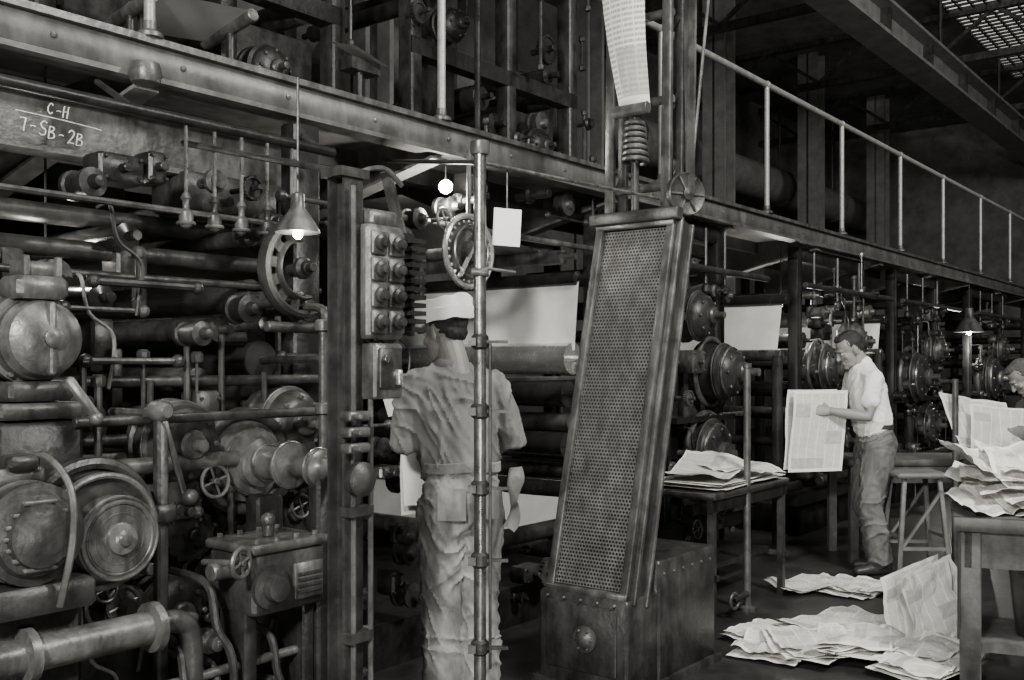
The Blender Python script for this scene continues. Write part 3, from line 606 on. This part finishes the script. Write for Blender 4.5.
def pole():
    b=B('stanchion_pole',False); X,Y=-.125,3.9
    b.cyl((X,Y,0),(X,Y,2.32),.024,steel,16); b.lathe((X,Y,2.3),(0,0,1),[(.034,0),(.038,.01),(.038,.05),(.03,.055)],iron3,16); b.lathe((X,Y,0),(0,0,1),[(.08,0),(.08,.015),(.035,.03),(.035,.07)],iron3,16)
    for z,r in((1.57,.034),(1.3,.036),(1.0,.036),(.72,.036),(.38,.036)):
        b.lathe((X,Y,z-.03),(0,0,1),[(.025,0),(r,.01),(r,.05),(.025,.06)],iron2,14); b.box((X+.05,Y-.01,z),(.12,.02,.012),iron2); b.box((X-.03,Y-.03,z),(.03,.03,.03),iron3)
    b.cyl((X+.04,Y-.02,.3),(X+.04,Y-.02,1.57),.006,iron2,6)
    b.box((X,Y,1.84),(.07,.07,.03),iron3,None,.004); b.cyl((X,Y,1.86),(X+.14,Y,1.84),.007,iron3,6)
    b.cyl((X,Y,2.27),(.7,4.75,2.27),.008,steel,8)
    b.cyl((X,Y,2.27),(X-.5,5.0,2.5),.01,iron2,8); b.finish()
    b=B('hanging_tag_card',False); b.sheet((-.02,4.03,2.035),(1,.3,-.05),(0.05,0,1),.115,.15,paperm,3,3,.003); b.cyl((-0.02,4.035,2.1),(-.02,4.035,2.27),.004,iron3,6); b.finish()
    b=B('floor_stanchion',False); b.cyl((1.42,6.04,0),(1.42,6.04,1.47),.022,iron3,12); b.lathe((1.42,6.04,0),(0,0,1),[(.06,0),(.06,.02),(.03,.03)],iron3,12); b.cyl((1.42,6.04,1.46),(1.42,6.04,1.49),.027,iron3,12)
    b.tube([(1.42,6.04,.1),(1.36,5.9,.12),(1.3,5.85,.1)],.02,iron2,8); b.torus((1.3,5.84,.1),(1,-1,0),.045,.01,iron3,16,6); b.finish()
    b=B('floor_stanchion',False); b.cyl((3.17,7.15,0),(3.17,7.15,1.38),.022,iron3,12); b.lathe((3.17,7.15,0),(0,0,1),[(.06,0),(.06,.02),(.03,.03)],iron3,12); b.finish()
pole()
# ------------------------------------------------------------ tables, papers
def tables():
    b=B('paper_delivery_table'); s0,s1,y0,y1=5.15,6.2,2.6,3.15
    b.bx(s0,s1,y0,y1,.71,.75,iron2,.006)
    for s in(s0+.04,s1-.04):
        for y in(y0+.04,y1-.04): b.bx(s-.02,s+.02,y-.02,y+.02,0,.71,iron2)
        b.bx(s-.015,s+.015,y0,y1,.25,.28,iron2)
    b.bx(s0,s1,y0+.02,y0+.05,.64,.71,iron); b.bx(s0,s1,y0+.3,y0+.34,.25,.28,iron2); b.bx(s0+.1,s1-.1,y0+.1,y1-.1,.28,.31,iron)
    b.finish()
    b=B('newspaper_stack')
    for k in range(8): b.sheet((5.68+.03*math.sin(k*2.2),2.86+.02*math.cos(k*3),.76+k*.004),(math.cos(.1*math.sin(k)),math.sin(.1*math.sin(k)),0),(0,1,0),.9,.45,None,10,8,.006,.03,k)
    b.sheet((5.5,2.84,.85),(1,.2,.1),(-.2,1,.1),.5,.4,None,14,12,.03,.2,31,0,3,.04); b.sheet((5.8,2.8,.82),(1,-.3,-.05),(.3,1,.1),.55,.38,None,14,12,.02,.1,32,0,3,.04)
    b.finish()
    b=B('work_table',False); b.box((3.15,7.75,.75),(1.3,.6,.05),wood,None,.006)
    for x in(2.56,3.74):
        for y in(7.5,8.0): b.box((x,y,.36),(.06,.06,.72),wood)
    b.box((3.15,7.47,.66),(1.25,.03,.12),wood); b.finish()
    b=B('wooden_stool',False); cx,cy=2.82,7.0; wl=M('stool_wood_light',.15,.6,0,10,.3)
    b.box((cx,cy,.72),(.36,.34,.035),wl,None,.01)
    for sx in(-1,1):
        for sy in(-1,1): b.beam((cx+sx*.12,cy+sy*.12,.7),(cx+sx*.18,cy+sy*.17,0),.03,.03,wl,.004)
    for sy in(-1,1): b.beam((cx-.16,cy+sy*.15,.22),(cx+.16,cy+sy*.15,.22),.022,.022,wl); b.beam((cx-.15,cy+sy*.15,.22),(cx+.13,cy+sy*.14,.62),.018,.018,wl)
    for sx in(-1,1): b.beam((cx+sx*.16,cy-.15,.3),(cx+sx*.16,cy+.15,.3),.022,.022,wl)
    b.finish()
    b=B('wooden_workbench',False,(2.06,4.6,0),-.4); x0,x1,y0,y1=0,1.5,0,.6
    b.bx(x0-.03,x1,y0-.03,y1,.72,.78,wood,.006)
    for k in range(3): b.bx(x0-.035,x1,y0+k*.2,y0+k*.2+.006,.78,.783,iron)
    for x in(x0,x1-.1):
        for y in(y0,y1-.1): b.bx(x,x+.09,y,y+.09,0,.72,wood,.006)
    b.bx(x0+.02,x1,y0+.02,y0+.05,.55,.72,wood); b.bx(x0+.02,x0+.05,y0,y1,.55,.72,wood); b.bx(x0+.02,x1,y0+.04,y1,.16,.2,wood)
    b.finish()
    b=B('waste_bin',False); b.lathe((2.5,4.72,.205),(0,0,1),[(.11,0),(.14,.3),(.145,.31),(.13,.31),(.1,.02)],iron2,24); b.finish()
    b=B('newspaper_pile',False); r=random.Random(3)
    for k in range(16):
        a=r.uniform(-.7,.3); x=2.52+r.uniform(-.1,.4); y=4.85+r.uniform(-.12,.15)
        z=.79+k*.010
        b.sheet((x,y,z),(math.cos(a),math.sin(a),r.uniform(-.1,.1)),(-math.sin(a),math.cos(a),r.uniform(-.05,.12)),.5,.4,None,16,14,.02,r.uniform(-.05,.12),k,0,3,.03+.03*r.random())
    b.sheet((2.36,4.9,.96),(1,.2,-.3),(-.1,1,.35),.46,.4,None,18,16,.04,.25,41,0,3,.09)
    b.sheet((2.6,4.95,1.02),(1,-.2,.1),(.2,1,.4),.5,.4,None,18,16,.04,.25,42,0,3,.09)
    b.sheet((2.3,4.8,.86),(1,.35,.4),(0,1,.1),.4,.36,None,18,16,.04,.2,43,0,3,.08)
    b.finish()
    def scatter(name,cx,cy,rx,ry,n,seed,zmax=.1):
        b=B(name,False); r=random.Random(seed)
        for k in range(n):
            a=r.uniform(-1.2,1.2); x=cx+r.uniform(-rx,rx); y=cy+r.uniform(-ry,ry); z=.012+zmax*k/n
            w=r.uniform(.4,.6); h=r.uniform(.28,.42)
            b.sheet((x,y,z),(math.cos(a),math.sin(a),r.uniform(-.02,.05)),(-math.sin(a),math.cos(a),r.uniform(-.02,.05)),w,h,None,16,14,.006,r.uniform(-.01,.06),seed*9+k,0,3,.06*r.random()+.01)
            b.sheet((x+.01,y+.01,z+.012),(math.cos(a+.05),math.sin(a+.05),.02),(-math.sin(a+.05),math.cos(a+.05),.03),w*.9,h,None,16,14,.006,.05,seed*9+k,0,3,.06*r.random()+.02)
        for i,v in enumerate(b.v):
            if v.z<.003: b.v[i]=V((v.x,v.y,.003+.002*abs(math.sin(i))))
        b.finish()
    scatter('scattered_newspapers',1.7,5.15,.45,.36,14,5,.06)
    scatter('scattered_newspapers',2.08,6.5,.3,.1,4,6,.02)
    scatter('scattered_newspapers',-.72,6.0,.3,.25,5,11,.04)
    b=B('crumpled_newspaper',False)
    for k,(x,y,bd) in enumerate(((2.16,5.2,.3),(2.2,5.28,.4),(2.12,5.3,.2))): b.sheet((x,y,.2),(.9,.3-.1*k,.35),(-.2+.05*k,.25,1),.34,.42,None,20,20,.04,bd,71+k,0,3,.09)
    for i,v in enumerate(b.v):
        if v.z<.004: b.v[i]=V((v.x,v.y,.004))
    b.finish()
tables()
# ------------------------------------------------------------ people
def head_parts(hm,b,beard=False,hairm=hair,hat=None):
    h=B('h',False)
    h.ell((0,-.01,.035),(.076,.096,.092),skin,None,20,14); h.ell((0,.03,-.03),(.06,.068,.085),skin,None,20,12); h.ell((0,.045,-.08),(.046,.05,.036),skin)
    h.chain([(0,.096,.015),(0,.108,-.012),(0,.116,-.028)],[.008,.011,.014],skin,8); h.ell((0,.082,.026),(.052,.018,.012),skin); h.ell((0,.092,-.06),(.025,.012,.007),skin); h.ell((0,.09,-.072),(.022,.012,.007),skin)
    h.ell((0,.08,-.1),(.022,.02,.018),skin)
    for s in(-1,1): h.ell((s*.08,-.005,-.008),(.009,.021,.034),skin,Matrix.Rotation(s*.35,3,'Z')); h.ell((s*.04,.066,-.025),(.022,.018,.018),skin)
    h.chain([(0,-.02,-.04),(0,-.035,-.12),(0,-.04,-.2)],[.055,.055,.06],skin,14)
    vs,fs,ns=fuse(h,.005,4); b.add([hm@v for v in vs],fs,skin)
    e=B('e',False)
    for s in(-1,1):
        e.ell((s*.03,.082,.004),(.013,.009,.008),eyew,None,10,8); e.ell((s*.03,.089,.004),(.005,.004,.005),hair,None,8,6); e.ell((s*.031,.092,.022),(.018,.005,.004),hairm,None,8,6)
    e.ell((0,.101,-.066),(.02,.004,.002),M('lip_line',.15,.6),None,8,6)
    o=len(b.v); b.v+=[hm@v for v in e.v]
    for f,m in zip(e.f,e.m): b.f.append([o+i for i in f]); b.m.append(b.mi(e.mats[m]))
    h=B('h',False); h.ell((0,-.024,.045),(.08,.094,.09),hairm,None,22,14); h.ell((0,.01,.1),(.054,.066,.032),hairm); h.ell((0,-.06,-.01),(.06,.044,.045),hairm)
    vs,fs,ns=fuse(h,.006,2); vs=[v+n*(.004*noise.noise(v*60)+.003*noise.noise(V((v.x*150,v.y*30,v.z*30)))) for v,n in zip(vs,ns)]
    b.add([hm@v for v in vs],fs,hairm)
    if hat:
        R=[]
        for z,kx,ky in((.045,.096,.113),(.07,.1,.116),(.13,.108,.122),(.134,.104,.118),(.134,.088,.1),(.12,.06,.07)):
            R.append([V((math.copysign(abs(math.cos(t))**.7,math.cos(t))*kx,-.012+math.copysign(abs(math.sin(t))**.7,math.sin(t))*ky,z+.006*math.sin(3*t)+.004*math.sin(7*t))) for t in [2*math.pi*j/40 for j in range(40)]])
        o=B('x',False); o.rings(R,hat); b.add([hm@v for v in o.v],o.f,hat)
        o=B('x',False); R=[[V((r_*math.copysign(abs(math.cos(2*math.pi*j/40))**.7,math.cos(2*math.pi*j/40))*.1,-.012+r_*math.copysign(abs(math.sin(2*math.pi*j/40))**.7,math.sin(2*math.pi*j/40))*.117,z+.003*math.sin(j))) for j in range(40)] for r_,z in((.98,.035),(1.02,.036),(1.08,.085),(1.03,.088))]; o.rings(R,hat,False); b.add([hm@v for v in o.v],o.f,hat)
def hand(b,w,f,pn,th,curl=.5,spread=.1):
    w=V(w);f=V(f).normalized();pn=V(pn); pn=(pn-f*pn.dot(f)).normalized(); sd=f.cross(pn)
    if sd.dot(V(th))<0: sd=-sd
    h=B('h',False)
    h.chain([w-f*.03,w,w+f*.03,w+f*.065,w+f*.088],[(.026,.02),(.027,.018),(.038,.017),(.041,.015),(.038,.012)],skin,12,pn)
    for i,(o,L) in enumerate(((.029,.072),(.01,.08),(-.01,.075),(-.028,.06))):
        p=w+f*.085+sd*o; d=(f+sd*o*spread*20).normalized(); P=[p-d*.02,p]; c=curl*(.5+.08*i)
        for k,l in enumerate((.42,.32,.26)):
            R=Matrix.Rotation(c,3,sd); d2=R@d
            if d2.dot(pn)<d.dot(pn): d2=Matrix.Rotation(-c,3,sd)@d
            d=d2.normalized(); p=p+d*L*l*1.05; P.append(p); c=curl*(1.0-.1*i*.5)
        h.chain(P,[.0095,.0095,.009,.0082,.007],skin,8)
    p=w+f*.02+sd*.028; d=(f*.6+sd*.75+pn*.35).normalized(); q=p+d*.035; d2=(f*.9+sd*.25+pn*.45).normalized(); h.chain([p-d*.015,p,q,q+d2*.03,q+d2*.052],[.014,.014,.011,.0105,.008],skin,8)
    vs,fs,ns=fuse(h,.0042,2); b.add(vs,fs,skin)
def wrinkle(vs,ns,amp,seed,zs=14,xs=5):
    o=[]
    for v,n in zip(vs,ns):
        w=noise.noise(V((v.x*4,v.y*4,v.z*4+seed)))*1.2
        a=noise.noise(V((v.x*xs+seed,v.y*xs,v.z*zs+w*2))); c=noise.noise(V((v.x*xs*2.6+v.z*9,v.y*xs*2.6+seed,v.z*zs*.8+v.x*18)))
        o.append(v+n*amp*(max(0,1-5*abs(a))*.9+max(0,1-4.5*abs(c))*.7-.35))
    return o
def person(name,loc,yaw,J,shirtm,trm,short=False,hat=None,head=None,scale=1.,hairm=hair,loose=1.,belt=True):
    b=B(name,False,loc,yaw)
    t=B('t',False); lean=J['lean']
    hx,hy=J['hip']; 
    t.chain([(hx,hy-.01,1.07),(hx,hy-.012,.99),(hx,hy-.02,.92),(hx,hy-.01,.84)],[(.15,.108),(.162,.12),(.172,.135),(.15,.115)],trm,20,(0,1,0))
    for s,k in((-1,'L'),(1,'R')):
        kn=V(J['knee'+k]); an=V(J['ankle'+k]); h=V((hx+s*.082,hy-.005,.87))
        m=(h+kn)/2; c=(kn+an)/2
        t.chain([h,m,kn,c+V((0,-.012,0)),an+V((0,0,.03))],[(.1*loose,.105*loose),(.09*loose,.095*loose),(.078*loose,.08*loose),(.08*loose,.082*loose),(.075*loose,.082*loose)],trm,16)
    vs,fs,ns=fuse(t,.009,5); vs=wrinkle(vs,ns,.012,3,9,4); b.add(vs,fs,trm)
    if belt:
        o=B('x',False); R=[[V((hx+rr*(.16)*math.cos(q),hy-.011+rr*.118*math.sin(q),z)) for q in [2*math.pi*j/32 for j in range(32)]] for rr,z in((1.0,1.03),(1.035,1.03),(1.03,1.06),(.99,1.06))]
        o.rings(R,leather,False); b.add(o.v,o.f,leather)
    for k in 'LR':
        an=V(J['ankle'+k]); fd=V(J.get('foot'+k,(0,1,0))).normalized()
        sh=B('s',False); base=V((an.x,an.y,0)); 
        sh.chain([base-fd*.07+V((0,0,.045)),base+V((0,0,.05)),base+fd*.09+V((0,0,.04)),base+fd*.165+V((0,0,.032))],[(.036,.042),(.04,.048),(.046,.038),(.038,.03)],leather,14,(0,0,1)); sh.chain([base+V((0,0,.05)),base+V((0,0,.12))],[.045,.045],leather,12)
        vs,fs,ns=fuse(sh,.008,3); vs=[V((v.x,v.y,max(v.z,.006))) for v in vs]; b.add(vs,fs,leather)
    t=B('t',False); lx,ly=lean
    def C(q,z): return (hx+lx*q,hy+ly*q,z)
    zt=J.get('zt',0)
    t.chain([C(0,1.02),C(.1,1.08),C(.35,1.17),C(.7,1.29+zt*.5),C(.95,1.39+zt),C(1.05,1.445+zt),C(1.1,1.49+zt)],[(.162,.122),(.172,.134),(.17,.13),(.182,.13),(.18,.118),(.13,.09),(.065,.065)],shirtm,24,(0,1,0))
    for s,k in((-1,'L'),(1,'R')):
        S=V(J['sh'+k]);E=V(J['el'+k]);W=V(J['wr'+k]); ctr=V(C(1,1.4+zt)); c0=ctr.lerp(S,.5)
        t.chain([V(C(1.08,1.46+zt)),V(C(1.08,1.45+zt)).lerp(S,.6),S],[.055,.058,.06],shirtm,12)
        if short: t.chain([c0,S,S.lerp(E,.35),S.lerp(E,.62)],[.075,.07,.062,.064],shirtm,14)
        else: t.chain([c0,S,S.lerp(E,.5),E,E.lerp(W,.5),W],[.075,.072,.064,.06,.053,.042],shirtm,14)
    vs,fs,ns=fuse(t,.009,6); vs=wrinkle(vs,ns,.013 if not short else .008,8,7,5); b.add(vs,fs,shirtm)
    hc=V(J['head']); rot=Matrix.Rotation(J.get('hyaw',0),4,'Z')@Matrix.Rotation(J.get('hpitch',0),4,'X')@Matrix.Rotation(J.get('hroll',0),4,'Y')
    hm=Matrix.Translation(hc)@rot
    nb=V(C(1.05,1.43+zt)); n0=hm@V((0,-.025,-.06))
    o=B('x',False); o.chain([nb,nb.lerp(n0,.5),n0],[.062,.056,.055],skin,16); vs,fs,ns=fuse(o,.008,2); b.add(vs,fs,skin)
    if not short:
        o=B('x',False); o.torus(nb.lerp(n0,.36),n0-nb,.066,.01,shirtm,24,8,0,2*math.pi,.026); b.add(o.v,o.f,shirtm)
    head_parts(hm,b,False,hairm,hat)
    for s,k in((-1,'L'),(1,'R')):
        S=V(J['sh'+k]);E=V(J['el'+k]);W=V(J['wr'+k])
        o=B('x',False)
        if short: o.chain([S.lerp(E,.4),S.lerp(E,.75),E,E.lerp(W,.35),W],[.046,.043,.039,.04,.026],skin,14)
        else: o.chain([E.lerp(W,.7),W],[.032,.027],skin,12)
        vs,fs,ns=fuse(o,.007,3); b.add(vs,fs,skin)
        f,pn,th=J['hand'+k]; hand(b,W+(W-E).normalized()*.01,f,pn,th,J.get('curl'+k,.55))
    return b
J=dict(hip=(.0,0),lean=(-.03,.03),kneeL=(-.075,.03,.48),ankleL=(-.08,0,.08),kneeR=(.08,.03,.48),ankleR=(.08,-.02,.08),footL=(-.2,1,0),footR=(.25,1,0),
 shL=(-.2,.03,1.40),elL=(-.235,.03,1.15),wrL=(-.17,.27,1.17),shR=(.15,.03,1.40),elR=(.25,.05,1.16),wrR=(.1,.28,1.14),
 handL=((.2,.9,.1),(.9,-.1,.1),(0,0,1)),handR=((-.3,.9,.1),(-.9,-.1,.1),(0,0,1)),
 head=(-.055,.06,1.62),hpitch=-.18,hyaw=.6)
b=person('pressman_in_paper_hat',(-.215,4.2,0),.3,J,cloth,denim,hat=white,loose=1.1,belt=False)
b.sheet((.185,-.08,.93),(.3,1,.1),(.25,.1,1),.16,.24,cloth,12,12,.03,.5,3,0,6,.05)
R=[[V((rr*(.164)*math.cos(q),-.011+rr*.124*math.sin(q),z+.004*math.sin(3*q))) for q in [2*math.pi*j/40 for j in range(40)]] for rr,z in((1.0,1.035),(1.03,1.04),(1.03,1.075),(.99,1.08))]
b.rings(R,denim,False)
# hip pocket patches following the seat
for sx in(-1,1):
    v=[];
    for j in range(5):
        for i in range(5):
            x=sx*.075+(i/4-.5)*.11; z=.93-(j/4)*.13; yy=-.02-.14*math.sqrt(max(0,1-(x/.19)**2)); v.append(V((x,yy-.004,z+.05)))
    b.add(v,[(j*5+i,j*5+i+1,j*5+i+6,j*5+i+5) for j in range(4) for i in range(4)],denim)
ob=b.finish()
b=B('held_newspaper',False,(-.235,4.2,0),.3); b.sheet((.04,.36,1.1),(1,.1,0),(0,.25,1),.42,.5,paperm,14,14,.012,.12,4); b.sheet((-.04,.38,.99),(1,.35,0),(0,.1,1),.28,.36,None,14,14,.02,.12,5); b.sheet((-.2,.3,1.33),(1,.3,.2),(-.3,.1,1),.12,.14,paperm,6,6,.01,.1,6); b.finish()
J=dict(hip=(.0,-.02),lean=(0,.07),kneeL=(-.09,.04,.48),ankleL=(-.1,-.02,.08),kneeR=(.09,.0,.48),ankleR=(.1,-.1,.08),footL=(-.1,1,0),footR=(.2,1,0),
 shL=(-.185,.05,1.385),elL=(-.22,.1,1.12),wrL=(-.16,.34,1.16),shR=(.185,.05,1.385),elR=(.2,.12,1.12),wrR=(.1,.36,1.2),
 handL=((.15,.9,.05),(.9,0,-.3),(0,0,1)),handR=((-.1,.9,.1),(-.9,0,-.3),(0,0,1)),head=(0,.15,1.59),hpitch=-.5,hyaw=.1)
b=person('pressman_in_white_shirt',(2.56,7.14,0),1.6,J,white,denim2,short=True,loose=1.08); b.finish()
b=B('held_newspaper',False); b.sheet((2.13,6.98,1.02),(1,.25,0),(.12,.15,1),.42,.57,None,14,16,.012,.1,14,0,3,.02); b.sheet((2.1,7.04,1.03),(1,.35,0),(.1,.15,1),.42,.56,None,14,16,.012,.1,15,0,3,.02); b.finish()
J=dict(hip=(.0,-.2),lean=(0,.38),zt=-.12,kneeL=(-.1,-.1,.48),ankleL=(-.12,-.15,.08),kneeR=(.1,-.12,.48),ankleR=(.12,-.2,.08),
 shL=(-.18,.2,1.25),elL=(-.24,.3,1.0),wrL=(-.16,.52,1.0),shR=(.18,.2,1.25),elR=(.24,.32,1.0),wrR=(.12,.54,1.05),
 handL=((.1,.9,0),(.9,0,-.2),(0,0,1)),handR=((-.1,.9,0),(-.9,0,-.2),(0,0,1)),head=(0,.34,1.39),hpitch=-.75)
b=person('pressman_bending_over_papers',(4.04,7.2,0),1.45,J,cloth,denim2,hairm=M('brown_hair',.07,.8,0,50,.3)); b.finish()
b=B('held_newspaper',False); b.sheet((3.36,7.2,1.05),(1,.1,-.2),(-.25,.2,1),.48,.4,None,18,16,.03,.2,24,0,3,.06); b.sheet((3.45,7.1,1.0),(1,-.1,-.1),(.1,.2,1),.42,.36,None,18,16,.03,.2,25,0,3,.06); b.finish()
# ------------------------------------------------------------ lights
def area(name,loc,tgt,size,power,sx=None):
    l=bpy.data.lights.new(name,'AREA'); l.energy=power; l.size=size; l.color=(1,.985,.95)
    o=bpy.data.objects.new(name,l); bpy.context.collection.objects.link(o); o.location=loc; o.rotation_euler=(V(tgt)-V(loc)).to_track_quat('-Z','Y').to_euler()
area('photo_flood_light',(-1.2,-.8,3.0),(0.3,5,1.1),.4,340)
area('hall_flood_light',(3.4,2.2,5.0),(2.2,7,.8),.8,360)
area('hall_fill_light',(1.5,1.5,7.2),(1.0,5,1),4,280)  # added broad soft fill that lifts the shadows, not a hall fixture
area('hall_fill_light',(9,6,5.5),(8.5,14,5.5),3,480)  # added fill aimed across the far hall to raise its blacks
area('low_fill_light',(.8,-.5,.7),(0.2,5,2.4),1.0,70)  # added upward fill standing in for floor bounce on the deck underside
w=bpy.data.worlds.new('World'); bpy.context.scene.world=w; w.use_nodes=True; w.node_tree.nodes['Background'].inputs[0].default_value=(.5,.5,.48,1); w.node_tree.nodes['Background'].inputs[1].default_value=.1
# ------------------------------------------------------------ camera
cd=bpy.data.cameras.new('camera'); cd.lens=1000/1024*36; cd.sensor_width=36; cd.shift_y=.0244; cd.clip_end=100
co=bpy.data.objects.new('camera',cd); bpy.context.collection.objects.link(co); co.location=(0,0,1.48); co.rotation_euler=(math.pi/2,0,0); bpy.context.scene.camera=co
